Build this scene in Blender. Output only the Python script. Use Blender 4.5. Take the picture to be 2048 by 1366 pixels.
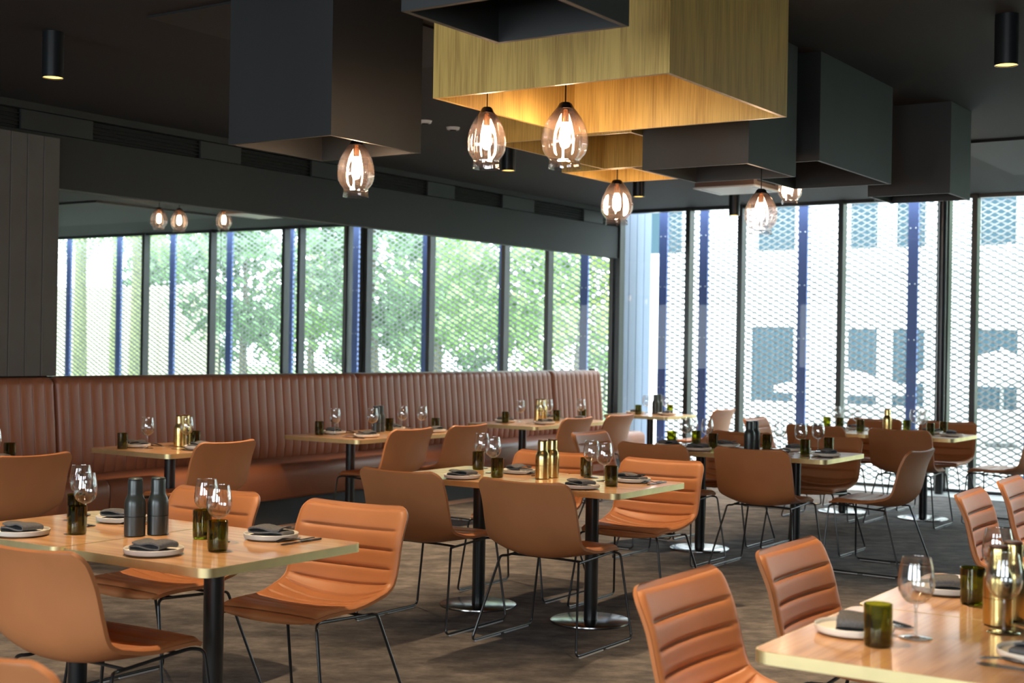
import bpy, math, random
from math import sin, cos, pi, radians, sqrt
from mathutils import Vector, Matrix

random.seed(11)
for o in list(bpy.data.objects):
    bpy.data.objects.remove(o, do_unlink=True)
SC = bpy.context.scene
COL = SC.collection

# ------------------------------------------------------------------ camera
CAM_H = 1.46
YAW, PITCH, ROLL = radians(33.826), radians(-0.055), radians(0.938)
cam_d = bpy.data.cameras.new('camera')
cam = bpy.data.objects.new('camera', cam_d)
COL.objects.link(cam)
fw = Vector((cos(YAW) * cos(PITCH), sin(YAW) * cos(PITCH), sin(PITCH)))
rt = Vector((sin(YAW), -cos(YAW), 0))
up = rt.cross(fw)
rt2 = cos(ROLL) * rt + sin(ROLL) * up
up2 = -sin(ROLL) * rt + cos(ROLL) * up
M = Matrix((rt2, up2, -fw)).transposed().to_4x4()
M.translation = Vector((0, 0, CAM_H))
cam.matrix_world = M
cam_d.sensor_width = 36.0
cam_d.lens = 2735.58 / 2048 * 36.0
cam_d.shift_y = 9.98 / 2048
cam_d.clip_start = 0.05
cam_d.clip_end = 300
cam_d.dof.use_dof = True
cam_d.dof.focus_distance = 6.2
cam_d.dof.aperture_fstop = 3.6
SC.camera = cam

# ------------------------------------------------------------------ world, daylight, exposure
WORLD_STRENGTH = 12.0
w = bpy.data.worlds.new('overcast_sky')
SC.world = w
w.use_nodes = True
nt = w.node_tree
nt.nodes.clear()
wo = nt.nodes.new('ShaderNodeOutputWorld')
bg = nt.nodes.new('ShaderNodeBackground')
bg.inputs['Color'].default_value = (0.87, 0.95, 1.0, 1)
bg.inputs['Strength'].default_value = WORLD_STRENGTH
nt.links.new(bg.outputs[0], wo.inputs[0])


def portal(name, loc, rot, sx, sy):
    """daylight portal in a window opening: guides the sky's light, gives off none itself"""
    l = bpy.data.lights.new(name, 'AREA')
    l.shape = 'RECTANGLE'
    l.size, l.size_y = sx, sy
    l.cycles.is_portal = True
    o = bpy.data.objects.new(name, l)
    COL.objects.link(o)
    o.location = loc
    o.rotation_euler = rot
    return o


ROOM_X0, ROOM_X1 = -3.5, 14.5
ROOM_Y0, ROOM_Y1 = -6.5, 8.2
CEIL = 3.10
BACK_WIN = [(-4.6, -2.2), (-0.8, 1.6), (3.2, 6.2)]
for (a, b) in BACK_WIN:
    portal('window_daylight', (ROOM_X0 - 0.02, (a + b) / 2, 1.65), (0, radians(-90), 0), 1.9, b - a)
portal('window_daylight', (14.53, 0.85, 1.56), (0, radians(90), 0), 3.0, 14.4)

SC.view_settings.view_transform = 'Standard'
SC.view_settings.look = 'None'
SC.view_settings.exposure = 0.0
SC.view_settings.gamma = 1.0
SC.view_settings.use_curve_mapping = False
SC.cycles.max_bounces = 10
SC.cycles.diffuse_bounces = 4
SC.cycles.glossy_bounces = 5
SC.cycles.transmission_bounces = 8
SC.cycles.transparent_max_bounces = 24
SC.cycles.caustics_reflective = False
SC.cycles.caustics_refractive = False
SC.cycles.sample_clamp_indirect = 4.0
SC.cycles.use_denoising = True


# ================================================================== mesh helpers
class MB:
    def __init__(self):
        self.v = []
        self.f = []

    def add(self, vs, fs):
        n = len(self.v)
        self.v += [tuple(p) for p in vs]
        self.f += [tuple(i + n for i in q) for q in fs]
        return self

    def box(self, x0, x1, y0, y1, z0, z1):
        vs = [(x0, y0, z0), (x1, y0, z0), (x1, y1, z0), (x0, y1, z0),
              (x0, y0, z1), (x1, y0, z1), (x1, y1, z1), (x0, y1, z1)]
        fs = [(0, 3, 2, 1), (4, 5, 6, 7), (0, 1, 5, 4), (1, 2, 6, 5), (2, 3, 7, 6), (3, 0, 4, 7)]
        return self.add(vs, fs)

    def cbox(self, x0, x1, y0, y1, z0, z1, c):
        """box with chamfered edges"""
        xs, ys, zs = (x0, x1), (y0, y1), (z0, z1)
        vs, idx = [], {}
        for i in (0, 1):
            for j in (0, 1):
                for k in (0, 1):
                    sx, sy, sz = (1 if i == 0 else -1), (1 if j == 0 else -1), (1 if k == 0 else -1)
                    p = (xs[i], ys[j], zs[k])
                    idx[(i, j, k, 0)] = len(vs); vs.append((p[0], p[1] + sy * c, p[2] + sz * c))
                    idx[(i, j, k, 1)] = len(vs); vs.append((p[0] + sx * c, p[1], p[2] + sz * c))
                    idx[(i, j, k, 2)] = len(vs); vs.append((p[0] + sx * c, p[1] + sy * c, p[2]))
        fs = []
        g = lambda i, j, k, a: idx[(i, j, k, a)]
        for a, (o1, o2) in ((0, (1, 2)), (1, (0, 2)), (2, (0, 1))):
            for s in (0, 1):
                q = []
                for (u, t) in ((0, 0), (1, 0), (1, 1), (0, 1)):
                    c3 = [0, 0, 0]; c3[a] = s; c3[o1] = u; c3[o2] = t
                    q.append(g(*c3, a))
                fs.append(tuple(q))
        for a in range(3):
            o1, o2 = [q for q in range(3) if q != a]
            for u in (0, 1):
                for t in (0, 1):
                    c0 = [0, 0, 0]; c0[o1] = u; c0[o2] = t
                    c1 = list(c0); c1[a] = 1
                    fs.append((g(*c0, o1), g(*c1, o1), g(*c1, o2), g(*c0, o2)))
        for i in (0, 1):
            for j in (0, 1):
                for k in (0, 1):
                    fs.append((g(i, j, k, 0), g(i, j, k, 1), g(i, j, k, 2)))
        return self.add(vs, fs)

    def prism(self, poly, z0, z1):
        n = len(poly)
        vs = [(p[0], p[1], z0) for p in poly] + [(p[0], p[1], z1) for p in poly]
        fs = [tuple(range(n - 1, -1, -1)), tuple(range(n, 2 * n))]
        fs += [(i, (i + 1) % n, n + (i + 1) % n, n + i) for i in range(n)]
        return self.add(vs, fs)

    def lathe(self, prof, n=24, cx=0, cy=0, fn=None, close_top=False, close_bot=False):
        vs, fs = [], []
        for (r, z) in prof:
            for k in range(n):
                a = 2 * pi * k / n
                rr = r * (fn(a, z) if fn else 1)
                vs.append((cx + rr * cos(a), cy + rr * sin(a), z))
        for i in range(len(prof) - 1):
            for k in range(n):
                k2 = (k + 1) % n
                fs.append((i * n + k, i * n + k2, (i + 1) * n + k2, (i + 1) * n + k))
        if close_bot:
            fs.append(tuple(range(n - 1, -1, -1)))
        if close_top:
            b = (len(prof) - 1) * n
            fs.append(tuple(b + k for k in range(n)))
        return self.add(vs, fs)

    def tube(self, pts, r, n=8, closed=False, r1=None):
        P = [Vector(p) for p in pts]
        m = len(P)
        T = []
        for i in range(m):
            if closed:
                t = P[(i + 1) % m] - P[i - 1]
            else:
                t = P[min(i + 1, m - 1)] - P[max(i - 1, 0)]
            T.append(t.normalized())
        ref = Vector((0, 0, 1)) if abs(T[0].z) < 0.9 else Vector((1, 0, 0))
        nrm = (ref - T[0] * ref.dot(T[0])).normalized()
        vs, fs = [], []
        for i in range(m):
            nrm = (nrm - T[i] * nrm.dot(T[i])).normalized()
            b = T[i].cross(nrm)
            rr = r if r1 is None else r + (r1 - r) * i / (m - 1)
            for k in range(n):
                a = 2 * pi * k / n
                vs.append(P[i] + (nrm * cos(a) + b * sin(a)) * rr)
        seg = m if closed else m - 1
        for i in range(seg):
            j = (i + 1) % m
            for k in range(n):
                k2 = (k + 1) % n
                fs.append((i * n + k, i * n + k2, j * n + k2, j * n + k))
        if not closed:
            fs.append(tuple(range(n - 1, -1, -1)))
            fs.append(tuple((m - 1) * n + k for k in range(n)))
        return self.add(vs, fs)

    def mesh(self, name, mat, smooth=False):
        me = bpy.data.meshes.new(name)
        me.from_pydata(self.v, [], self.f)
        me.materials.append(mat)
        if smooth:
            me.polygons.foreach_set('use_smooth', [True] * len(me.polygons))
            try:
                me.set_sharp_from_angle(angle=radians(smooth if smooth is not True else 42))
            except Exception:
                pass
        me.update()
        return me

    def build(self, name, mat, parent=None, smooth=False):
        return link(name, self.mesh(name, mat, smooth), parent)


def link(name, me, parent=None, loc=None, rot=None, scale=None):
    o = bpy.data.objects.new(name, me)
    COL.objects.link(o)
    if parent:
        o.parent = parent
    if loc:
        o.location = loc
    if rot:
        o.rotation_euler = rot
    if scale:
        o.scale = scale
    return o


def tag(o, label=None, cat=None, group=None, kind=None):
    if label:
        o['label'] = label
    if cat:
        o['category'] = cat
    if group:
        o['group'] = group
    if kind:
        o['kind'] = kind
    return o


def thing(name, label, cat, loc=(0, 0, 0), rz=0, group=None, kind=None):
    o = bpy.data.objects.new(name, None)
    o.empty_display_size = 0.1
    COL.objects.link(o)
    o.location = loc
    o.rotation_euler = (0, 0, rz)
    return tag(o, label, cat, group, kind)


def copy_tree(o, parent=None):
    c = o.copy()
    COL.objects.link(c)
    c.parent = parent
    for ch in list(o.children):
        copy_tree(ch, c)
    return c


class Proto:
    """a thing built once, then copied with all its parts; each copy gets its own label"""

    def __init__(self, root):
        self.root = root
        self.used = False

    def place(self, loc, rz, label, cat, group=None, scale=None):
        if not self.used:
            o = self.root
            self.used = True
        else:
            o = copy_tree(self.root)
        o.location = loc
        o.rotation_euler = (0, 0, rz)
        if scale:
            o.scale = scale
        return tag(o, label, cat, group)


def fillet(pts, r, n=5, closed=False):
    P = [Vector(p) for p in pts]
    m = len(P)
    out = []
    for i in range(m):
        if not closed and i in (0, m - 1):
            out.append(P[i])
            continue
        a, b, c = P[i - 1], P[i], P[(i + 1) % m]
        d1 = (a - b); d2 = (c - b)
        rr = min(r, d1.length * 0.45, d2.length * 0.45)
        p0 = b + d1.normalized() * rr
        p1 = b + d2.normalized() * rr
        for k in range(n + 1):
            t = k / n
            out.append(p0 * (1 - t) ** 2 + b * 2 * t * (1 - t) + p1 * t * t)
    return out


def rrect(x0, x1, y0, y1, r, n=6):
    out = []
    for (cx, cy, a0) in ((x1 - r, y1 - r, 0), (x0 + r, y1 - r, 90), (x0 + r, y0 + r, 180), (x1 - r, y0 + r, 270)):
        for k in range(n + 1):
            a = radians(a0 + 90 * k / n)
            out.append((cx + r * cos(a), cy + r * sin(a)))
    return out


def lerp(a, b, t):
    return a + (b - a) * t


def interp(tab, x):
    for (x0, y0), (x1, y1) in zip(tab, tab[1:]):
        if x <= x1:
            t = (x - x0) / (x1 - x0) if x1 > x0 else 0
            return lerp(y0, y1, max(0, t))
    return tab[-1][1]


# ================================================================== materials
def newmat(name):
    m = bpy.data.materials.new(name)
    m.use_nodes = True
    n = m.node_tree
    n.nodes.clear()
    out = n.nodes.new('ShaderNodeOutputMaterial')
    return m, n, out


def pmat(name, col, rough=0.5, metal=0.0, spec=0.5, noise=None, bump=None, coat=0.0, sheen=0.0):
    """principled; noise=(scale, amount, stretch xyz) varies the colour, bump=(scale, strength)"""
    m, n, out = newmat(name)
    b = n.nodes.new('ShaderNodeBsdfPrincipled')
    b.inputs['Base Color'].default_value = (*col, 1)
    b.inputs['Roughness'].default_value = rough
    b.inputs['Metallic'].default_value = metal
    b.inputs['Specular IOR Level'].default_value = spec
    b.inputs['Coat Weight'].default_value = coat
    b.inputs['Coat Roughness'].default_value = 0.15
    b.inputs['Sheen Weight'].default_value = sheen
    n.links.new(b.outputs[0], out.inputs[0])
    tc = None
    if noise or bump:
        tc = n.nodes.new('ShaderNodeTexCoord')
    if noise:
        sc, amt, st = noise
        mp = n.nodes.new('ShaderNodeMapping')
        mp.inputs['Scale'].default_value = st
        n.links.new(tc.outputs['Object'], mp.inputs[0])
        nz = n.nodes.new('ShaderNodeTexNoise')
        nz.inputs['Scale'].default_value = sc
        nz.inputs['Detail'].default_value = 5
        n.links.new(mp.outputs[0], nz.inputs[0])
        cr = n.nodes.new('ShaderNodeValToRGB')
        cr.color_ramp.elements[0].position = 0.3
        cr.color_ramp.elements[1].position = 0.7
        cr.color_ramp.elements[0].color = (*[c * (1 - amt) for c in col], 1)
        cr.color_ramp.elements[1].color = (*[min(1, c * (1 + amt)) for c in col], 1)
        n.links.new(nz.outputs['Fac'], cr.inputs[0])
        n.links.new(cr.outputs[0], b.inputs['Base Color'])
    if bump:
        nz2 = n.nodes.new('ShaderNodeTexNoise')
        nz2.inputs['Scale'].default_value = bump[0]
        nz2.inputs['Detail'].default_value = 3
        n.links.new(tc.outputs['Object'], nz2.inputs[0])
        bp = n.nodes.new('ShaderNodeBump')
        bp.inputs['Strength'].default_value = bump[1]
        bp.inputs['Distance'].default_value = 0.004
        n.links.new(nz2.outputs['Fac'], bp.inputs['Height'])
        n.links.new(bp.outputs[0], b.inputs['Normal'])
    return m


def woodmat(name, dark, light, axis, rough=0.4, coat=0.0, ring=7.0, fine=90.0, fig=0.45):
    """veneer with grain along `axis` (0 x, 1 y, 2 z)"""
    m, n, out = newmat(name)
    b = n.nodes.new('ShaderNodeBsdfPrincipled')
    b.inputs['Roughness'].default_value = rough
    b.inputs['Coat Weight'].default_value = coat
    b.inputs['Coat Roughness'].default_value = 0.12
    n.links.new(b.outputs[0], out.inputs[0])
    tc = n.nodes.new('ShaderNodeTexCoord')

    def mapped(k):
        mp = n.nodes.new('ShaderNodeMapping')
        s = [1, 1, 1]
        s[axis] = k
        mp.inputs['Scale'].default_value = s
        n.links.new(tc.outputs['Object'], mp.inputs[0])
        return mp
    # broad cathedral figure
    nz = n.nodes.new('ShaderNodeTexNoise')
    nz.inputs['Scale'].default_value = ring
    nz.inputs['Detail'].default_value = 1.5
    nz.inputs['Distortion'].default_value = 0.3
    n.links.new(mapped(0.16).outputs[0], nz.inputs[0])
    mul = n.nodes.new('ShaderNodeMath'); mul.operation = 'MULTIPLY'
    mul.inputs[1].default_value = 13.0
    n.links.new(nz.outputs['Fac'], mul.inputs[0])
    fr = n.nodes.new('ShaderNodeMath'); fr.operation = 'PINGPONG'
    fr.inputs[1].default_value = 1.0
    n.links.new(mul.outputs[0], fr.inputs[0])
    # fine pores
    nf = n.nodes.new('ShaderNodeTexNoise')
    nf.inputs['Scale'].default_value = fine
    nf.inputs['Detail'].default_value = 4
    n.links.new(mapped(0.03).outputs[0], nf.inputs[0])
    mx = n.nodes.new('ShaderNodeMath'); mx.operation = 'MULTIPLY_ADD'
    mx.inputs[1].default_value = fig
    n.links.new(fr.outputs[0], mx.inputs[0])
    n.links.new(nf.outputs['Fac'], mx.inputs[2])
    cr = n.nodes.new('ShaderNodeValToRGB')
    cr.color_ramp.elements[0].position = 0.35
    cr.color_ramp.elements[0].color = (*dark, 1)
    cr.color_ramp.elements[1].position = 0.5 + fig
    cr.color_ramp.elements[1].color = (*light, 1)
    n.links.new(mx.outputs[0], cr.inputs[0])
    n.links.new(cr.outputs[0], b.inputs['Base Color'])
    return m


def facing_fresnel(n, ior):
    """Fresnel reflectance of a thin wall, the same from either side"""
    ge = n.nodes.new('ShaderNodeNewGeometry')
    ma = n.nodes.new('ShaderNodeMath'); ma.operation = 'MULTIPLY_ADD'
    ma.inputs[1].default_value = 1.0 / ior - ior
    ma.inputs[2].default_value = ior
    n.links.new(ge.outputs['Backfacing'], ma.inputs[0])
    fr = n.nodes.new('ShaderNodeFresnel')
    n.links.new(ma.outputs[0], fr.inputs[0])
    return fr


def thinglass(name, tint, ior=1.5, gloss_rough=0.0, boost=1.0):
    """thin-walled clear glass: tinted see-through plus a Fresnel reflection"""
    m, n, out = newmat(name)
    tr = n.nodes.new('ShaderNodeBsdfTransparent')
    tr.inputs[0].default_value = (*tint, 1)
    gl = n.nodes.new('ShaderNodeBsdfGlossy')
    gl.inputs['Roughness'].default_value = gloss_rough
    gl.inputs['Color'].default_value = (1, 1, 1, 1)
    fr = facing_fresnel(n, ior)
    k = n.nodes.new('ShaderNodeMath'); k.operation = 'MULTIPLY'
    k.use_clamp = True
    k.inputs[1].default_value = boost
    n.links.new(fr.outputs[0], k.inputs[0])
    mx = n.nodes.new('ShaderNodeMixShader')
    n.links.new(k.outputs[0], mx.inputs[0])
    n.links.new(tr.outputs[0], mx.inputs[1])
    n.links.new(gl.outputs[0], mx.inputs[2])
    n.links.new(mx.outputs[0], out.inputs[0])
    return m


def emit(name, col, strength):
    m, n, out = newmat(name)
    e = n.nodes.new('ShaderNodeEmission')
    e.inputs[0].default_value = (*col, 1)
    e.inputs[1].default_value = strength
    n.links.new(e.outputs[0], out.inputs[0])
    return m


def pendant_glass():
    """hand-blown glass: smoky violet at the neck clearing to rose-clear below"""
    m, n, out = newmat('pendant_glass')
    tc = n.nodes.new('ShaderNodeTexCoord')
    sp = n.nodes.new('ShaderNodeSeparateXYZ')
    n.links.new(tc.outputs['Object'], sp.inputs[0])
    cr = n.nodes.new('ShaderNodeValToRGB')
    cr.color_ramp.elements[0].position = 0.0
    cr.color_ramp.elements[0].color = (0.99, 0.975, 0.975, 1)
    e = cr.color_ramp.elements.new(0.70); e.color = (0.97, 0.92, 0.91, 1)
    cr.color_ramp.elements[-1].position = 0.93
    cr.color_ramp.elements[-1].color = (0.30, 0.22, 0.21, 1)
    mr = n.nodes.new('ShaderNodeMapRange')
    mr.inputs['From Min'].default_value = -0.28
    mr.inputs['From Max'].default_value = 0.0
    n.links.new(sp.outputs['Z'], mr.inputs['Value'])
    n.links.new(mr.outputs[0], cr.inputs[0])
    tr = n.nodes.new('ShaderNodeBsdfTransparent')
    n.links.new(cr.outputs[0], tr.inputs[0])
    gl = n.nodes.new('ShaderNodeBsdfGlossy')
    gl.inputs['Roughness'].default_value = 0.05
    lw = facing_fresnel(n, 1.6)
    mx = n.nodes.new('ShaderNodeMixShader')
    ad = n.nodes.new('ShaderNodeMath'); ad.operation = 'ADD'
    ad.inputs[1].default_value = 0.04
    n.links.new(lw.outputs[0], ad.inputs[0])
    n.links.new(ad.outputs[0], mx.inputs[0])
    hz = n.nodes.new('ShaderNodeBsdfTranslucent')
    hz.inputs[0].default_value = (1.0, 0.80, 0.78, 1)
    mh = n.nodes.new('ShaderNodeMixShader')
    mh.inputs[0].default_value = 0.008
    n.links.new(tr.outputs[0], mh.inputs[1])
    n.links.new(hz.outputs[0], mh.inputs[2])
    n.links.new(mh.outputs[0], mx.inputs[1])
    n.links.new(gl.outputs[0], mx.inputs[2])
    n.links.new(mx.outputs[0], out.inputs[0])
    return m


def carpet():
    m, n, out = newmat('carpet')
    b = n.nodes.new('ShaderNodeBsdfPrincipled')
    b.inputs['Roughness'].default_value = 0.9
    b.inputs['Specular IOR Level'].default_value = 0.25
    n.links.new(b.outputs[0], out.inputs[0])
    tc = n.nodes.new('ShaderNodeTexCoord')
    m0 = n.nodes.new('ShaderNodeMapping')
    m0.inputs['Rotation'].default_value = (0, 0, radians(56))
    n.links.new(tc.outputs['Object'], m0.inputs[0])
    mp = n.nodes.new('ShaderNodeMapping')
    mp.inputs['Scale'].default_value = (1, 1.55, 1)
    n.links.new(m0.outputs[0], mp.inputs[0])
    a = n.nodes.new('ShaderNodeTexNoise')
    a.inputs['Scale'].default_value = 4.5
    a.inputs['Detail'].default_value = 9
    a.inputs['Roughness'].default_value = 0.72
    n.links.new(mp.outputs[0], a.inputs[0])
    cr = n.nodes.new('ShaderNodeValToRGB')
    cr.color_ramp.elements[0].position = 0.32
    cr.color_ramp.elements[0].color = (0.062, 0.062, 0.063, 1)
    e = cr.color_ramp.elements.new(0.5); e.color = (0.138, 0.128, 0.122, 1)
    cr.color_ramp.elements[-1].position = 0.68
    cr.color_ramp.elements[-1].color = (0.25, 0.23, 0.212, 1)
    n.links.new(a.outputs['Fac'], cr.inputs[0])
    n.links.new(cr.outputs[0], b.inputs['Base Color'])
    f = n.nodes.new('ShaderNodeTexNoise')
    f.inputs['Scale'].default_value = 260
    n.links.new(tc.outputs['Object'], f.inputs[0])
    bp = n.nodes.new('ShaderNodeBump')
    bp.inputs['Strength'].default_value = 0.5
    bp.inputs['Distance'].default_value = 0.004
    n.links.new(f.outputs['Fac'], bp.inputs['Height'])
    n.links.new(bp.outputs[0], b.inputs['Normal'])
    return m


MAT = dict(
    leather=pmat('tan_leather', (0.47, 0.185, 0.070), 0.45, noise=(3.0, 0.10, (1, 1, 1)), bump=(420, 0.12)),
    bleather=pmat('brown_leather', (0.36, 0.135, 0.070), 0.36, noise=(2.0, 0.10, (1, 1, 1)), bump=(300, 0.10)),
    wire=pmat('black_steel_wire', (0.012, 0.014, 0.016), 0.28, metal=0.0, spec=0.7),
    glide=pmat('clear_plastic_glide', (0.80, 0.84, 0.86), 0.15, metal=0.3),
    column=pmat('black_powder_steel', (0.010, 0.012, 0.014), 0.30, spec=0.6),
    disc=pmat('polished_dark_steel', (0.26, 0.26, 0.26), 0.20, metal=1.0),
    ttop=woodmat('table_oak', (0.48, 0.235, 0.090), (0.74, 0.43, 0.20), 1, rough=0.34, coat=0.5, ring=5, fine=120),
    brass=pmat('brushed_brass', (0.90, 0.77, 0.42), 0.48, metal=1.0, noise=(6, 0.12, (1, 1, 1))),
    veneer=woodmat('oak_veneer', (0.42, 0.265, 0.070), (0.66, 0.455, 0.130), 2, rough=0.42, ring=3.5, fine=150, fig=0.22),
    blackbox=pmat('charcoal_laminate', (0.020, 0.022, 0.023), 0.55, noise=(2, 0.15, (1, 1, 0.2))),
    ceiling=pmat('black_ceiling_paint', (0.0065, 0.0065, 0.007), 0.8, noise=(40, 0.25, (1, 1, 1))),
    bulk=pmat('charcoal_paint', (0.016, 0.0175, 0.018), 0.6),
    black=pmat('matt_black', (0.006, 0.006, 0.006), 0.7),
    panel=pmat('grey_wall_board', (0.105, 0.098, 0.090), 0.6, noise=(5, 0.08, (1, 1, 1))),
    wall=pmat('dark_grey_wall', (0.06, 0.06, 0.06), 0.7),
    mirror=pmat('mirror', (0.90, 0.93, 0.91), 0.004, metal=1.0),
    mullion=pmat('dark_bronze_aluminium', (0.030, 0.036, 0.036), 0.35, spec=0.6),
    glass=thinglass('window_glass', (0.90, 0.94, 0.95), 1.5, boost=0.8),
    wglass=thinglass('wine_glass_clear', (0.975, 0.98, 0.98), 1.5, boost=3.0),
    stem=thinglass('wine_glass_stem', (0.85, 0.87, 0.87), 1.5, boost=3.0),
    olive=thinglass('olive_green_glass', (0.50, 0.515, 0.135), 1.5, boost=1.6),
    oliveb=thinglass('olive_green_glass_base', (0.32, 0.33, 0.07), 1.5, boost=1.2),
    plate=pmat('cream_ceramic', (0.90, 0.87, 0.78), 0.3),
    foot=pmat('dark_plate_foot', (0.10, 0.06, 0.04), 0.7),
    napkin=pmat('grey_linen', (0.115, 0.120, 0.130), 0.9, noise=(150, 0.2, (1, 1, 1)), bump=(500, 0.4)),
    cutlery=pmat('black_cutlery', (0.015, 0.015, 0.017), 0.22, spec=0.7),
    mdark=pmat('charcoal_grinder', (0.035, 0.045, 0.045), 0.32, metal=0.3, spec=0.7),
    mbrass=pmat('brass_grinder', (0.82, 0.62, 0.25), 0.24, metal=1.0),
    mcap=pmat('walnut_cap', (0.10, 0.035, 0.018), 0.45),
    pglass=pendant_glass(),
    bulb=emit('glowing_bulb', (1.0, 0.70, 0.42), 200.0),
    socket=pmat('copper_socket', (0.72, 0.34, 0.12), 0.25, metal=1.0),
    pcap=pmat('smoked_cap', (0.014, 0.012, 0.012), 0.25, spec=0.7),
    lampface=emit('warm_lamp_face', (1.0, 0.62, 0.16), 3.2),
    white=pmat('white_plastic', (0.80, 0.82, 0.83), 0.4),
    brown=pmat('brown_side_panel', (0.16, 0.10, 0.075), 0.5),
    carpet=carpet(),
    stone=pmat('pale_stone', (0.62, 0.65, 0.64), 0.25, noise=(8, 0.06, (1, 1, 1))),
    strip=pmat('tan_strip', (0.50, 0.33, 0.25), 0.35),
    mesh=pmat('silver_mesh', (0.38, 0.42, 0.425), 0.4, metal=0.0),
    post=pmat('blue_grey_steel', (0.13, 0.19, 0.44), 0.6),
    bolt=pmat('bright_bolt', (0.75, 0.8, 0.85), 0.3, metal=0.5),
    paleboard=pmat('pale_blue_cladding', (0.10, 0.14, 0.215), 0.5),
    facade=pmat('white_render', (0.85, 0.85, 0.82), 0.8, noise=(0.6, 0.04, (1, 1, 1))),
    pane=pmat('dark_pane', (0.022, 0.050, 0.066), 0.3, spec=0.15),
    paving=pmat('pale_paving', (0.55, 0.53, 0.48), 0.8, noise=(1.5, 0.1, (1, 1, 1))),
    canvas=pmat('white_canvas', (0.86, 0.86, 0.85), 0.8),
    sand=pmat('sandstone_wall', (0.62, 0.54, 0.42), 0.85, noise=(1.2, 0.1, (1, 1, 1))),
    bark=pmat('bark', (0.14, 0.125, 0.085), 0.9, noise=(6, 0.3, (1, 1, 0.3))),
    pbark=pmat('green_palm_bark', (0.20, 0.22, 0.09), 0.9, noise=(9, 0.3, (1, 1, 1))),
    leafa=pmat('leaf_bright', (0.24, 0.40, 0.12), 0.6, noise=(1.3, 0.35, (1, 1, 1))),
    leafb=pmat('leaf_mid', (0.15, 0.27, 0.12), 0.6, noise=(1.3, 0.35, (1, 1, 1))),
    leafc=pmat('leaf_yellow', (0.38, 0.50, 0.15), 0.6, noise=(1.3, 0.3, (1, 1, 1))),
    lawn=pmat('lawn', (0.16, 0.24, 0.09), 0.9, noise=(2, 0.3, (1, 1, 1))),
)


def struct(name, mb, mat, label, parent=None, smooth=False, cat=None):
    o = mb.build(name, mat, parent, smooth)
    if parent is None:
        tag(o, label, cat or name.split('_')[0], kind='structure')
    return o


# ================================================================== the room
struct('floor', MB().box(ROOM_X0, 13.88, ROOM_Y0, 8.25, -0.10, 0.0), MAT['carpet'],
       'mottled grey-brown carpet across the dining room')
struct('trim_1', MB().box(13.88, 14.56, ROOM_Y0, 8.25, -0.10, 0.004), MAT['stone'],
       'pale stone strip along the foot of the window wall', cat='trim')
struct('trim_2', MB().box(2.0, 13.9, 7.37, 7.54, -0.02, 0.006), MAT['strip'],  # even pinkish-tan strip lying along the plinth foot
       'narrow pinkish-tan strip on the carpet along the banquette plinth', cat='trim')
struct('ceiling', MB().box(ROOM_X0 - 0.2, 14.72, ROOM_Y0 - 0.2, 8.5, CEIL, CEIL + 0.35), MAT['ceiling'],
       'flat black painted ceiling')
struct('trim_3', MB().box(10.75, 12.85, -3.0, 3.15, CEIL - 0.02, CEIL + 0.01), MAT['black'],  # thin matt black sheet just under the ceiling
       'flat matt black patch on the ceiling near the windows', cat='trim')
struct('trim_5', MB().box(4.72, 6.4, 4.3, 5.42, CEIL - 0.012, CEIL + 0.01), MAT['black'],  # thin black rectangle set against the ceiling
       'flat matt black patch on the ceiling behind the tall charcoal box', cat='trim')
struct('wall_left', MB().box(ROOM_X0, 14.62, 8.22, 8.5, -0.1, CEIL), MAT['wall'],
       'dark wall behind the mirrors and banquette')
wb = MB()
ys = [ROOM_Y0] + [v for ab in BACK_WIN for v in ab] + [8.22]
for i in range(0, len(ys), 2):
    wb.box(ROOM_X0 - 0.2, ROOM_X0, ys[i], ys[i + 1], -0.1, CEIL)
for (a, b) in BACK_WIN:
    wb.box(ROOM_X0 - 0.2, ROOM_X0, a, b, -0.1, 0.70)
    wb.box(ROOM_X0 - 0.2, ROOM_X0, a, b, 2.60, CEIL)
struct('wall_back', wb, MAT['wall'], 'dark wall with three wide windows behind the camera')
struct('wall_front', MB().box(ROOM_X0 - 0.2, 14.62, ROOM_Y0 - 0.2, ROOM_Y0, -0.1, CEIL), MAT['wall'],
       'dark side wall out of view to the right')

# grey boarded wall left of the mirror: every board a piece
wl = thing('wall_panelled', 'grey vertical board panelling left of the mirror', 'wall', (0, 0, 0), kind='structure')
bw = 0.134
me_board = MB().cbox(0.0, bw - 0.004, 8.06, 8.225, 1.19, 2.87, 0.003).mesh('board', MAT['panel'])
nb = 24
for i in range(nb):
    link('board', me_board, wl, (6.25 - (i + 1) * bw, 0, 0))

# bulkhead over the mirrors, with the linear air diffuser
struct('trim_4', MB().box(2.5, 14.50, 8.12, 8.225, 2.525, 2.90).box(2.5, 14.5, 8.12, 8.225, 3.05, CEIL)
       .box(2.5, 14.5, 8.20, 8.225, 2.90, 3.05), MAT['bulk'],
       'charcoal bulkhead running above the mirror wall', cat='bulkhead')
vent = thing('air_diffuser', 'long black slot diffuser high in the charcoal bulkhead', 'vent', (0, 0, 2.9))
x = 3.0
k = 0
while x < 14.3:
    L = (0.62, 1.05, 0.45, 0.85)[k % 4]
    L = min(L, 14.45 - x)
    if k % 2:
        g = MB().box(x, x + L, 8.165, 8.175, 0.012, 0.142).build('shadow_plate', MAT['black'], vent)  # black plates put the slot band's shadow patches into the colour
        for q in range(4):
            MB().box(x, x + L, 8.135, 8.165, 0.03 + q * 0.027, 0.036 + q * 0.027).build('blade', MAT['black'], g)
    else:
        MB().box(x + 0.003, x + L - 0.003, 8.130, 8.150, 0.008, 0.144).build('blank_plate', MAT['blackbox'], vent)
    x += L
    k += 1

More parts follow.
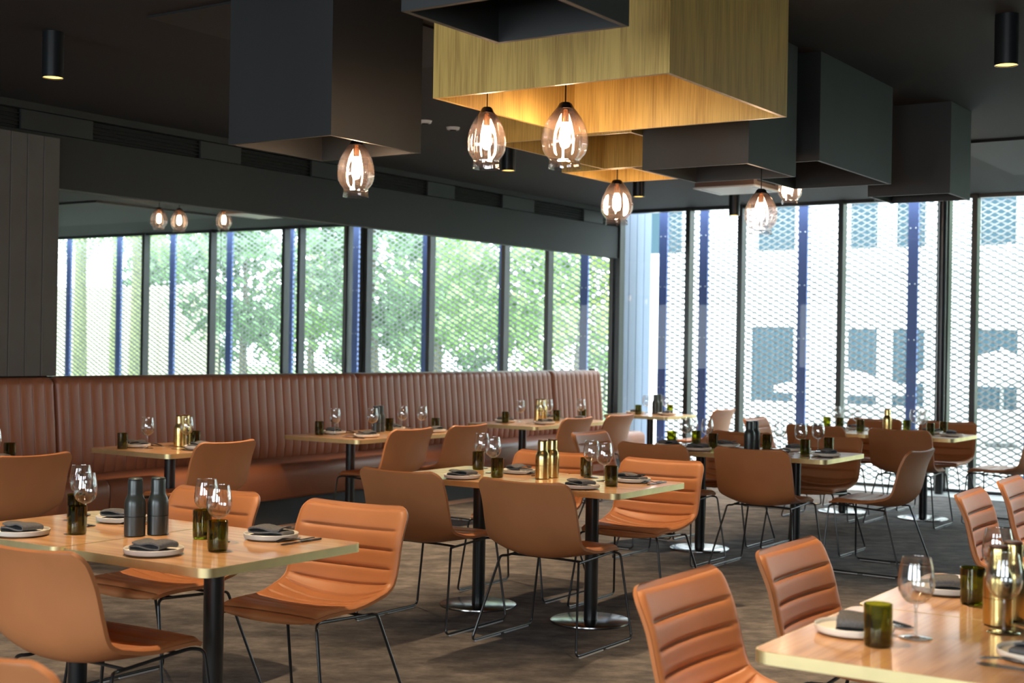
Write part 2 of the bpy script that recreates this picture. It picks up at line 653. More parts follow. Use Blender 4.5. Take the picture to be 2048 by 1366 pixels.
# mirrors
MY = 8.17
for (a, b, z0, lab) in ((6.25, 7.914, 1.02, 'left mirror panel beside the grey boards above the banquette'),
                        (7.918, 11.212, 1.02, 'wide middle mirror panel above the banquette'),
                        (11.216, 13.90, 1.02, 'right mirror panel above the banquette end'),
                        (13.904, 14.44, 0.03, 'tall narrow mirror panel in the window corner')):
    tag(MB().box(a, b, MY, MY + 0.006, z0, 2.56).build('wall_mirror', MAT['mirror']), lab, 'mirror',
        'mirror panels on the left wall')
tag(MB().box(13.88, 13.904, 8.13, 8.22, 0.0, 1.2).build('mirror_edge_strip', MAT['mullion']),
    'thin black upright strip between banquette end and corner mirror', 'strip')

# window wall on the right: mullions, head, sill and panes
wr = thing('wall_right', 'tall glazed window wall with dark mullions', 'wall', (0, 0, 0), kind='structure')
MULL = [8.125, 7.20, 6.54, 5.35, 4.27, 3.915, 3.04, 2.74, 1.26, -0.20, -2.70, -4.5, -6.4]
me_mull = MB().cbox(14.385, 14.51, -0.029, 0.029, 0.0, CEIL, 0.003).mesh('mullion', MAT['mullion'])
for y in MULL:
    link('mullion', me_mull, wr, (0, y, 0))
link('mullion', me_mull, wr, (0, 4.20, 0))
MB().box(14.42, 14.51, ROOM_Y0, 8.2, CEIL - 0.035, CEIL).build('head_frame', MAT['mullion'], wr)
MB().box(14.42, 14.51, ROOM_Y0, 8.2, 0.0, 0.035).build('sill_frame', MAT['mullion'], wr)
edges = sorted(MULL)
gi = 1
for a, b in zip(edges, edges[1:]):
    wn = thing('window_%d' % gi, 'full-height window pane between dark mullions, number %d from the right along the window wall' % gi, 'window', (0, 0, 0), kind='structure')
    o = MB().add([(14.46, a + 0.02, 0.03), (14.46, b - 0.02, 0.03), (14.46, b - 0.02, CEIL - 0.03), (14.46, a + 0.02, CEIL - 0.03)],
                 [(0, 1, 2, 3)]).build('pane', MAT['glass'], wn)
    gi += 1
tag(MB().lathe([(0.042, 0.0), (0.042, CEIL)], 20, 14.12, 4.16, close_bot=True, close_top=True)
    .build('round_column', MAT['column'], smooth=True), 'slim round black column standing at the window wall', 'column')

# ================================================================== banquette
def banquette(x0, x1, label):
    t = thing('banquette_section', label, 'banquette', (x0, 0, 0), group='banquette sections along the mirror wall')
    L = x1 - x0
    MB().box(0.01, L - 0.01, 7.53, 8.15, 0.0, 0.24).build('plinth', MAT['blackbox'], t)
    # seat with rounded front edge
    prof = [(7.47, 0.22), (7.45, 0.24), (7.435, 0.40), (7.44, 0.455), (7.465, 0.487), (7.51, 0.500), (7.75, 0.497), (8.05, 0.485), (8.05, 0.22)]
    vs, fs = [], []
    xs = [0.0, 0.004, 0.02, L - 0.02, L - 0.004, L]
    ins = [0.03, 0.012, 0.0, 0.0, 0.012, 0.03]
    for xx, d in zip(xs, ins):
        for (py, pz) in prof:
            cy, cz = 7.75, 0.36
            vs.append((xx, py + (cy - py) * d, pz + (cz - pz) * d))
    n = len(prof)
    for i in range(len(xs) - 1):
        for k in range(n):
            k2 = (k + 1) % n
            fs.append((i * n + k, (i + 1) * n + k, (i + 1) * n + k2, i * n + k2))
    fs.append(tuple(range(n)))
    fs.append(tuple((len(xs) - 1) * n + k for k in range(n - 1, -1, -1)))
    MB().add(vs, fs).build('seat_cushion', MAT['bleather'], t, smooth=50)
    # channelled back
    nch = max(3, round(L / 0.1))
    ch = L / nch
    us = []
    for i in range(nch):
        for q in (0.0, 0.05, 0.14, 0.32, 0.5, 0.68, 0.86, 0.95):
            us.append((i + q) * ch)
    us.append(L)
    bp = [(8.015, 0.46), (7.985, 0.50), (7.975, 0.60), (7.995, 0.85), (8.015, 1.05), (8.022, 1.125), (8.032, 1.155), (8.055, 1.176), (8.09, 1.183), (8.14, 1.178), (8.155, 1.16)]
    vs, fs = [], []
    for xx in us:
        f = (xx / ch) % 1.0
        d = 0.012 * (1 - abs(sin(pi * f)) ** 0.45)
        e = min(xx, L - xx)
        if e < 0.045:
            d += 0.035 * (1 - e / 0.045) ** 2
        for j, (py, pz) in enumerate(bp):
            fade = 1.0 if j < 6 else (0.5 if j < 8 else 0.0)
            if e < 0.045 and j >= 6:
                pz = pz - 0.03 * (1 - e / 0.045) ** 2
            vs.append((xx, py + d * max(fade, 0.0), pz))
    n = len(bp)
    for i in range(len(us) - 1):
        for k in range(n - 1):
            fs.append((i * n + k, (i + 1) * n + k, (i + 1) * n + k + 1, i * n + k + 1))
    MB().add(vs, fs).build('channelled_back', MAT['bleather'], t, smooth=60)
    MB().box(0.012, L - 0.012, 8.05, 8.155, 0.24, 1.15).build('back_board', MAT['blackbox'], t)
    return t


banquette(2.94, 6.222, 'brown channelled banquette section at the left edge below grey boards')
banquette(6.226, 9.502, 'long brown channelled banquette section below the left mirrors')
banquette(9.506, 12.782, 'long brown channelled banquette section below the right mirrors')
banquette(12.786, 13.875, 'short pale-lit banquette section ending near the window corner')


# ================================================================== tables
TH = 0.735


def make_table():
    """two-person table: top 0.76 (x) by 0.725 (y), origin at floor centre"""
    t = thing('dining_table', 'table', 'table')
    a, b, r = 0.385, 0.3635, 0.045
    top = MB()
    pin = rrect(-a + 0.003, a - 0.003, -b + 0.003, b - 0.003, r - 0.002)
    top.prism(pin, TH - 0.030, TH)
    top.build('top', MAT['ttop'], t)
    po = rrect(-a, a, -b, b, r, 8)
    pi_ = rrect(-a + 0.0029, a - 0.0029, -b + 0.0029, b - 0.0029, r - 0.002, 8)
    n = len(po)
    vs = [(p[0], p[1], TH - 0.031) for p in po] + [(p[0], p[1], TH - 0.0006) for p in po] + \
         [(p[0], p[1], TH - 0.0006) for p in pi_] + [(p[0], p[1], TH - 0.031) for p in pi_]
    fs = []
    for i in range(n):
        j = (i + 1) % n
        for q in range(4):
            q2 = (q + 1) % 4
            fs.append((q * n + i, q * n + j, q2 * n + j, q2 * n + i))
    tag(MB().add(vs, fs).build('edge_band', MAT['brass'], t, smooth=40), 'brushed brass edge band')
    MB().lathe([(0.036, 0.012), (0.036, TH - 0.036)], 24, close_top=True).build('column', MAT['column'], t, smooth=True)
    MB().lathe([(0.10, TH - 0.036), (0.10, TH - 0.030)], 24, close_bot=True, close_top=True).build('mounting_plate', MAT['column'], t)
    tag(MB().lathe([(0.212, 0.0), (0.215, 0.004), (0.214, 0.010), (0.208, 0.013), (0.036, 0.014)], 48, close_bot=True)
        .build('base_disc', MAT['disc'], t, smooth=30), 'polished round steel base disc')
    return t


TABLE = Proto(make_table())
W2 = 0.365
TAB = {
    'front_left': (3.445, [3.562, 4.293]),
    'centre': (6.275, [3.675, 4.405]),
    'third': (9.035, [3.655, 4.385]),
    'far': (11.95, [3.655, 4.385]),
}
tl = {
    'front_left': ('oak table with brass edge, nearer half of the front-left pair', 'oak table with brass edge, left half of the front-left pair'),
    'centre': ('oak table with brass edge, right half of the centre pair', 'oak table with brass edge, left half of the centre pair'),
    'third': ('oak table with brass edge, right half of the pair behind the centre', 'oak table with brass edge, left half of the pair behind the centre'),
    'far': ('oak table with brass edge, right half of the farthest pair by the windows', 'oak table with brass edge, left half of the farthest pair by the windows'),
}
for kx, (xc, ycs) in TAB.items():
    for yy, lab in zip(ycs, tl[kx]):
        TABLE.place((xc, yy, 0), 0, lab, 'table', 'square oak tables with brass edges')
# tables joined the other way (along x)
for (xc, yc, lab) in (
        (3.432, 0.965, 'nearest oak table, cut off by the bottom right corner of the photo'),
        (4.162, 0.965, 'oak table joined behind the nearest bottom-right table'),
        (6.55, 0.965, 'oak table beyond the right edge, before the first ribbed chair'),
        (7.28, 0.965, 'oak table beyond the right edge, before the second ribbed chair'),
        (4.72, 6.98, 'oak banquette table at the left edge of the photo'),
        (6.33, 6.98, 'single oak banquette table with brass mills, left of the middle'),
        (8.175, 6.98, 'left half of the middle banquette table pair'),
        (8.905, 6.98, 'right half of the middle banquette table pair'),
        (10.615, 6.98, 'left half of the right banquette table pair'),
        (11.345, 6.98, 'right half of the right banquette table pair'),
        (13.125, 6.98, 'bright-lit oak table in the window corner beyond the banquette')):
    TABLE.place((xc, yc, 0), radians(90), lab, 'table', 'square oak tables with brass edges')


# ================================================================== chairs
def make_chair():
    t = thing('sled_chair', 'chair', 'chair')
    prof = [(0.262, 0.428), (0.268, 0.446), (0.250, 0.460), (0.20, 0.464), (0.12, 0.458), (0.03, 0.448), (-0.05, 0.441), (-0.12, 0.443),
            (-0.175, 0.457), (-0.215, 0.487), (-0.238, 0.53), (-0.252, 0.59), (-0.262, 0.65), (-0.274, 0.71), (-0.292, 0.77), (-0.312, 0.812)]
    # resample smoothly (Catmull-Rom) then by arc length
    P = [Vector((p[0], 0, p[1])) for p in prof]
    dense = []
    for i in range(len(P) - 1):
        p0, p1, p2, p3 = P[max(i - 1, 0)], P[i], P[i + 1], P[min(i + 2, len(P) - 1)]
        for k in range(12):
            q = k / 12
            dense.append(0.5 * ((2 * p1) + (p2 - p0) * q + (2 * p0 - 5 * p1 + 4 * p2 - p3) * q * q + (3 * p1 - p0 - 3 * p2 + p3) * q ** 3))
    dense.append(P[-1])
    acc = [0.0]
    for a, b in zip(dense, dense[1:]):
        acc.append(acc[-1] + (b - a).length)
    Ltot = acc[-1]

    def at(s):
        for i in range(len(acc) - 1):
            if s <= acc[i + 1]:
                q = (s - acc[i]) / max(1e-9, acc[i + 1] - acc[i])
                return dense[i].lerp(dense[i + 1], q)
        return dense[-1].copy()

    def nrm(s):
        e = 0.006
        d = at(min(s + e, Ltot)) - at(max(s - e, 0))
        d.normalize()
        return Vector((d.z, 0, -d.x))      # points up / forward (sitter's side)

    def width(s):
        u = s / Ltot
        w_ = interp([(0, 0.232), (0.18, 0.244), (0.38, 0.258), (0.5, 0.266), (0.7, 0.270), (1.0, 0.266)], u)
        r1 = 0.060
        d = Ltot - s
        if d < r1:
            w_ -= r1 - sqrt(max(0, r1 * r1 - (r1 - d) ** 2))
        r0 = 0.075
        if s < r0:
            w_ -= r0 - sqrt(max(0, r0 * r0 - (r0 - s) ** 2))
        return w_

    def dish(s):
        u = s / Ltot
        return interp([(0, -0.012), (0.12, 0.002), (0.3, 0.020), (0.46, 0.052), (0.55, 0.058), (0.7, 0.050), (0.85, 0.040), (1.0, 0.020)], u)

    def surf(s, u, off):
        p, nn = at(s), nrm(s)
        q = p + nn * (dish(s) * abs(u) ** 2.2 + off)
        return (q.x, u * width(s), q.z)

    # sample along the profile: dense at the rounded ends
    ss = [0, 0.002, 0.006, 0.013, 0.022, 0.035, 0.05, 0.07]
    ss += [0.07 + (Ltot - 0.14) * i / 44 for i in range(1, 45)]
    ss += [Ltot - q for q in (0.056, 0.042, 0.030, 0.019, 0.011, 0.005, 0.0015, 0.0)]
    us = [-1, -0.94, -0.82, -0.64, -0.42, -0.2, 0, 0.2, 0.42, 0.64, 0.82, 0.94, 1]
    nu, ns = len(us), len(ss)
    vs, fs = [], []
    for off in (0.0, -0.013):
        for s in ss:
            for u in us:
                vs.append(surf(s, u * (0.992 if off else 1), off))
    N = nu * ns
    for i in range(ns - 1):
        for j in range(nu - 1):
            a = i * nu + j
            fs.append((a, a + nu, a + nu + 1, a + 1))
            fs.append((N + a, N + a + 1, N + a + nu + 1, N + a + nu))
    for i in range(ns - 1):
        for j in (0, nu - 1):
            a = i * nu + j
            fs.append((a, N + a, N + a + nu, a + nu))
    for j in range(nu - 1):
        for i in (0, ns - 1):
            a = i * nu + j
            fs.append((a, a + 1, N + a + 1, N + a))
    MB().add(vs, fs).build('shell', MAT['leather'], t, smooth=55)

    # ribbed inner pad
    m0, m1 = 0.055, Ltot - 0.018
    per = 0.0735
    sp = []
    k = 0
    s = m0
    while s < m1:
        sp.append(s)
        f = ((m1 - 0.012 - s) / per) % 1.0
        s += 0.0035 if (f < 0.14 or f > 0.86) else 0.011
    sp.append(m1)
    up_ = [-0.985, -0.96, -0.90, -0.84, -0.78, -0.6, -0.3, 0, 0.3, 0.6, 0.78, 0.84, 0.90, 0.96, 0.985]
    vs, fs = [], []
    for i, s in enumerate(sp):
        f = ((m1 - 0.012 - s) / per) % 1.0
        dd = min(f, 1 - f) * per
        groove = max(0.0, 1 - dd / 0.010) ** 1.3 if (s < m1 - 0.03 and s > m0 + 0.05) else 0.0
        edge_s = min(1.0, min(s - m0, m1 - s) / 0.014)
        for u in up_:
            e = min(1.0, (0.985 - abs(u)) / 0.06)
            h = 0.011 * sqrt(max(0, e)) * sqrt(max(0, edge_s))
            g = groove * max(0.0, min(1.0, (0.88 - abs(u)) / 0.05))
            bulge = 0.0025 * (1 - g) if e >= 1 else 0
            vs.append(surf(s, u, 0.0008 + h + bulge - 0.0085 * g))
    n2 = len(up_)
    for i in range(len(sp) - 1):
        for j in range(n2 - 1):
            a = i * n2 + j
            fs.append((a, a + n2, a + n2 + 1, a + 1))
    tag(MB().add(vs, fs).build('ribbed_pad', MAT['leather'], t, smooth=70), 'stitched horizontal ribs on the inner face')

    # sled legs
    for sy in (-1, 1):
        loop = [(-0.105, sy * 0.205, 0.418), (0.21, sy * 0.212, 0.438), (0.247, sy * 0.238, 0.43), (0.268, sy * 0.298, 0.013),
                (-0.268, sy * 0.298, 0.013), (-0.135, sy * 0.225, 0.420)]
        MB().tube(fillet(loop, 0.028, 5, True), 0.0062, 8, True).build('sled_leg', MAT['wire'], t, smooth=True)
        for (xa, xb) in ((-0.235, -0.02), (0.02, 0.235)):
            MB().box(xa, xb, sy * 0.298 - 0.005, sy * 0.298 + 0.005, 0.0, 0.0075).build('floor_glide', MAT['glide'], t)
    MB().tube([(0.15, -0.21, 0.434), (0.15, -0.1, 0.436), (0.15, 0.1, 0.436), (0.15, 0.21, 0.434)], 0.006, 8).build('cross_bar', MAT['wire'], t, smooth=True)
    MB().tube([(-0.07, -0.208, 0.421), (-0.07, -0.1, 0.424), (-0.07, 0.1, 0.424), (-0.07, 0.208, 0.421)], 0.006, 8).build('cross_bar', MAT['wire'], t, smooth=True)
    return t


CHAIR = Proto(make_chair())
chairs = [
    (2.965, 3.60, 2, 'tan leather sled chair seen from behind at the left photo edge, nearest left chair'),
    (3.94, 3.56, 183, 'tan ribbed sled chair facing the viewer at the right of the front-left table'),
    (3.93, 4.35, 180, 'tan ribbed sled chair half hidden behind the front-left table'),
    (5.755, 4.345, 0, 'tan sled chair seen from behind, left of two at the centre table'),
    (5.735, 3.575, 0, 'tan sled chair seen from behind, right of two at the centre table'),
    (6.76, 3.655, 181, 'tan ribbed sled chair facing the viewer, right end behind the centre table'),
    (6.79, 4.43, 180, 'tan ribbed sled chair hidden behind the brass mills of the centre table'),
    (8.45, 4.33, 0, 'brown sled chair back between the centre table and the table behind'),
    (8.52, 3.645, 0, 'dark brown sled chair back in front of the charcoal mills, third table'),
    (9.53, 4.42, 180, 'brown sled chair on the far left side of the third table'),
    (9.55, 3.72, 180, 'dark brown ribbed sled chair on the far right side of the third table'),
    (8.97, 5.005, -90, 'ribbed sled chair at the left end of the third table'),
    (8.985, 3.05, 88, 'sled chair seen from the side at the right end of the third table'),
    (11.47, 4.36, 0, 'dark sled chair back, left of two at the farthest table'),
    (11.50, 3.64, 0, 'dark sled chair back, right of two at the farthest table'),
    (12.47, 4.37, 180, 'dark ribbed sled chair against the windows, left of two'),
    (12.55, 3.70, 180, 'dark ribbed sled chair against the windows, right of two'),
    (12.0, 4.985, -90, 'pink-lit ribbed sled chair at the left end of the farthest table'),
    (12.05, 2.99, 88, 'sled chair cut by the right photo edge at the farthest table'),
    (4.80, 6.665, 90, 'brown sled chair at the left-edge banquette table'),
    (6.265, 6.665, 90, 'brown sled chair at the single banquette table with brass mills'),
    (8.20, 6.675, 90, 'brown sled chair, left of two at the middle banquette table'),
    (8.925, 6.665, 90, 'brown sled chair, right of two at the middle banquette table'),
    (10.60, 6.655, 90, 'brown sled chair, left of two at the right banquette table'),
    (11.40, 6.665, 90, 'brown sled chair, right of two at the right banquette table'),
    (13.36, 6.50, 90, 'pale-lit sled chair at the table in the window corner'),
    (3.485, 1.47, -90, 'tan ribbed sled chair nearest the bottom edge at the bottom-right table'),
    (4.29, 1.47, -90, 'tan ribbed sled chair behind the nearest one at the bottom-right table'),
    (6.50, 1.48, -88, 'tan ribbed sled chair at the right edge, left of two'),
    (7.31, 1.50, -88, 'tan ribbed sled chair at the right edge, right of two'),
    (2.02, 2.50, 0, 'tan sled chair just showing in the bottom left corner'),
]
for (cx, cy, hd, lab) in chairs:
    CHAIR.place((cx, cy, 0), radians(hd), lab, 'chair', 'tan leather sled chairs')


# ================================================================== tableware
def make_glass():
    t = thing('wine_glass', 'glass', 'glass')
    bowl = [(0.0045, 0.086), (0.012, 0.088), (0.022, 0.094), (0.031, 0.105), (0.0365, 0.120), (0.0385, 0.137), (0.0375, 0.158), (0.0345, 0.180), (0.0305, 0.203), (0.0300, 0.2055), (0.0295, 0.2035), (0.0335, 0.180), (0.0365, 0.158), (0.0375, 0.137), (0.0355, 0.121), (0.030, 0.107), (0.021, 0.097), (0.011, 0.0925), (0.001, 0.092)]
    MB().lathe(bowl, 28).build('bowl', MAT['wglass'], t, smooth=True)
    stem = [(0.0042, 0.0065), (0.0034, 0.02), (0.0031, 0.05), (0.0034, 0.075), (0.0046, 0.086)]
    MB().lathe(stem, 12).build('stem', MAT['stem'], t, smooth=True)
    foot = [(0.0005, 0.0), (0.034, 0.0), (0.0352, 0.001), (0.034, 0.0022), (0.018, 0.0036), (0.008, 0.0052), (0.0042, 0.0065)]
    MB().lathe(foot, 28).build('foot', MAT['wglass'], t, smooth=True)
    return t


def make_tumbler():
    t = thing('tumbler', 'tumbler', 'tumbler')
    wallp = [(0.0330, 0.004), (0.0345, 0.012), (0.0350, 0.05), (0.0350, 0.1035), (0.0340, 0.1045), (0.0330, 0.1035), (0.0330, 0.05), (0.0325, 0.018)]
    MB().lathe(wallp, 28).build('wall', MAT['olive'], t, smooth=True)
    base = [(0.0005, 0.0), (0.030, 0.0), (0.0330, 0.004), (0.0325, 0.018), (0.020, 0.021), (0.0005, 0.026)]
    MB().lathe(base, 28).build('base', MAT['oliveb'], t, smooth=True)
    return t


def make_plate():
    t = thing('side_plate', 'plate', 'plate')
    p = [(0.088, 0.004), (0.096, 0.006), (0.0985, 0.010), (0.100, 0.022), (0.0985, 0.0232), (0.0968, 0.0220), (0.0945, 0.0125), (0.088, 0.010), (0.0005, 0.0095)]
    MB().lathe(p, 44).build('dish', MAT['plate'], t, smooth=45)
    MB().lathe([(0.060, 0.0), (0.062, 0.004), (0.0005, 0.004)], 32, close_bot=True).build('foot_ring', MAT['foot'], t)
    return t


def make_napkin(seed):
    rnd = random.Random(seed)
    t = thing('folded_napkin', 'napkin', 'napkin')
    # the folded cloth as a thick ribbon doubled over itself twice
    path = []
    for q in range(7):
        path.append((-0.074 + 0.148 * q / 6, 0.004))
    for q in range(1, 6):
        a = -pi / 2 + pi * q / 6
        path.append((0.074 + 0.007 * cos(a), 0.011 + 0.007 * sin(a)))
    for q in range(7):
        path.append((0.072 - 0.142 * q / 6, 0.0185 + 0.002 * sin(q)))
    for q in range(1, 6):
        a = pi / 2 + pi * q / 6
        path.append((-0.072 + 0.0075 * cos(a + 0), 0.0262 - 0.0075 * sin(a)))
    for q in range(8):
        path.append((-0.070 + 0.136 * q / 7, 0.034 + 0.004 * sin(q * 0.9)))
    th = 0.0052
    m = len(path)
    nn = []
    for i in range(m):
        a, b = path[max(i - 1, 0)], path[min(i + 1, m - 1)]
        dx, dz = b[0] - a[0], b[1] - a[1]
        L = math.hypot(dx, dz) or 1
        nn.append((-dz / L, dx / L))
    cols = 9
    vs, fs = [], []
    ph = rnd.uniform(0, 6)
    for side in (1, -1):
        for i in range(m):
            for c in range(cols):
                v = -0.047 + 0.094 * c / (cols - 1)
                frac = i / m
                skew = v * 0.16 * (frac - 0.3)
                wob = 0.0035 * sin(v * 42 + ph + frac * 3) * frac
                sag = -0.006 * frac * (abs(v) / 0.047) ** 3
                hw = v * (1.0 - 0.10 * frac)
                vs.append((path[i][0] + nn[i][0] * side * th / 2 + skew, hw, path[i][1] + nn[i][1] * side * th / 2 + wob * 0.6 + sag + 0.0005))
    N = m * cols
    for i in range(m - 1):
        for c in range(cols - 1):
            a = i * cols + c
            fs.append((a, a + 1, a + cols + 1, a + cols))
            fs.append((N + a, N + a + cols, N + a + cols + 1, N + a + 1))
    for i in range(m - 1):
        for c in (0, cols - 1):
            a = i * cols + c
            fs.append((a, a + cols, N + a + cols, N + a))
    for c in range(cols - 1):
        for i in (0, m - 1):
            a = i * cols + c
            fs.append((a, N + a, N + a + 1, a + 1))
    lo = min(v[2] for v in vs)
    vs = [(v[0] * 0.87, v[1] * 0.95, v[2] - lo + 0.0006) for v in vs]
    MB().add(vs, fs).build('cloth', MAT['napkin'], t, smooth=60)
    return t


def make_knife():
    t = thing('table_knife', 'knife', 'knife')
    poly = [(-0.10, -0.0055), (-0.03, -0.006), (0.0, -0.0045), (0.0, 0.0045), (-0.03, 0.006), (-0.10, 0.0055), (-0.104, 0.0)]
    MB().prism(poly, 0.0, 0.0065).build('handle', MAT['cutlery'], t)
    bl = [(0.0, -0.0045), (0.02, -0.007), (0.07, -0.0105), (0.098, -0.007), (0.108, 0.002), (0.095, 0.0065), (0.0, 0.0045)]
    MB().prism(bl, 0.002, 0.0045).build('blade', MAT['cutlery'], t)
    return t


def make_fork():
    t = thing('table_fork', 'fork', 'fork')

    def hz(x):
        return 0.006 + 0.010 * max(0, sin((x + 0.02) * 22)) if x > 0 else 0.003 + 0.05 * (x * x)
    h = MB()
    pts = [(-0.10, 0.0055), (-0.06, 0.0045), (-0.02, 0.003), (0.02, 0.003), (0.035, 0.006), (0.05, 0.0115), (0.062, 0.0125)]
    vs, fs = [], []
    for (x_, w_) in pts:
        z = hz(x_)
        vs += [(x_, -w_, z), (x_, w_, z), (x_, w_, z + 0.0028), (x_, -w_, z + 0.0028)]
    for i in range(len(pts) - 1):
        for q in range(4):
            q2 = (q + 1) % 4
            fs.append((i * 4 + q, i * 4 + q2, (i + 1) * 4 + q2, (i + 1) * 4 + q))
    fs += [(0, 1, 2, 3), tuple((len(pts) - 1) * 4 + q for q in (3, 2, 1, 0))]
    h.add(vs, fs).build('handle', MAT['cutlery'], t)
    for k in range(4):
        yy = -0.0105 + k * 0.007
        z0, z1 = hz(0.06), hz(0.108)
        a = MB()
        a.add([(0.060, yy - 0.0016, z0), (0.060, yy + 0.0016, z0), (0.060, yy + 0.0016, z0 + 0.0026), (0.060, yy - 0.0016, z0 + 0.0026),
               (0.108, yy * 0.9 - 0.0008, z1), (0.108, yy * 0.9 + 0.0008, z1), (0.108, yy * 0.9 + 0.0008, z1 + 0.002), (0.108, yy * 0.9 - 0.0008, z1 + 0.002)],
              [(0, 1, 5, 4), (1, 2, 6, 5), (2, 3, 7, 6), (3, 0, 4, 7), (0, 3, 2, 1), (4, 5, 6, 7)])
        a.build('tine', MAT['cutlery'], t)
    return t


def make_mill(mat, cap):
    t = thing('pepper_mill', 'mill', 'mill')
    low = [(0.0005, 0.0), (0.032, 0.0), (0.0355, 0.003), (0.0358, 0.010), (0.0358, 0.068)]
    MB().lathe(low, 32).build('base', mat, t, smooth=35)
    upp = [(0.0358, 0.0695), (0.0358, 0.105), (0.0350, 0.117), (0.0325, 0.128), (0.0280, 0.137), (0.0256, 0.144), (0.0250, 0.152), (0.0250, 0.190), (0.0242, 0.1935), (0.021, 0.1945)]
    MB().lathe(upp, 32).build('body', mat, t, smooth=35)
    MB().lathe([(0.021, 0.1935), (0.0235, 0.1955), (0.0235, 0.1985), (0.021, 0.2005), (0.0005, 0.201)], 28).build('cap', cap, t, smooth=35)
    return t


GLASS, TUMB, PLATE = Proto(make_glass()), Proto(make_tumbler()), Proto(make_plate())
NAPS = [Proto(make_napkin(s)) for s in (1, 5, 9)]
KNIFE, FORK = Proto(make_knife()), Proto(make_fork())
MDARK, MBRASS = Proto(make_mill(MAT['mdark'], MAT['mdark'])), Proto(make_mill(MAT['mbrass'], MAT['mcap']))
TZ = TH + 0.0005


TAKEN = []


def clear(x, y, fx, fy):
    """is a 21 cm piece of cutlery free of plates, glasses, mills and other cutlery, and on its table?"""
    for q in range(-5, 6):
        px, py = x + fx * q * 0.0215, y + fy * q * 0.0215
        for (cx, cy, r) in ROUND:
            if math.hypot(px - cx, py - cy) < r + 0.0155:
                return False
        for (tx, ty, gx, gy) in TAKEN:
            for k in range(-5, 6):
                if math.hypot(px - tx - gx * k * 0.0215, py - ty - gy * k * 0.0215) < 0.0265:
                    return False
        if not any(x0 < px < x1 and y0 < py < y1 for (x0, x1, y0, y1) in TOPS):
            return False
    return True


def setting(i, where, plate, tumb, glass, heading, full=True):
    """one place setting; heading = way the diner faces (degrees)"""
    rnd = random.Random(i * 7 + 3)
    a = radians(heading)
    if plate:
        PLATE.place((plate[0], plate[1], TZ), rnd.uniform(0, 6), 'cream side plate at ' + where, 'plate', 'side plates')
        NAPS[i % 3].place((plate[0], plate[1], TZ + 0.0098), a + radians(90 + rnd.uniform(-25, 25)),
                          'folded grey linen napkin at ' + where, 'napkin', 'folded grey napkins')
        if full:
            # knife and fork on the diner's left, or right where that side is taken
            fx, fy = cos(a), sin(a)
            for pr, d, nm in ((FORK, 0.122, 'fork'), (KNIFE, 0.150, 'knife')):
                for sd in (1, -1):
                    lx, ly = -sin(a) * sd, cos(a) * sd
                    qx, qy = plate[0] + lx * d, plate[1] + ly * d
                    if clear(qx, qy, fx, fy):
                        TAKEN.append((qx, qy, fx, fy))
                        pr.place((qx, qy, TZ), a + radians(rnd.uniform(-2, 2)), 'black table %s at %s' % (nm, where), nm, 'black cutlery')
                        break
    if tumb:
        TUMB.place((tumb[0], tumb[1], TZ), rnd.uniform(0, 6), 'dark olive glass tumbler at ' + where, 'tumbler', 'olive glass tumblers')
    if glass:
        GLASS.place((glass[0], glass[1], TZ), rnd.uniform(0, 6), 'clear stemmed wine glass at ' + where, 'glass', 'clear wine glasses', (1.18, 1.18, 1.0))


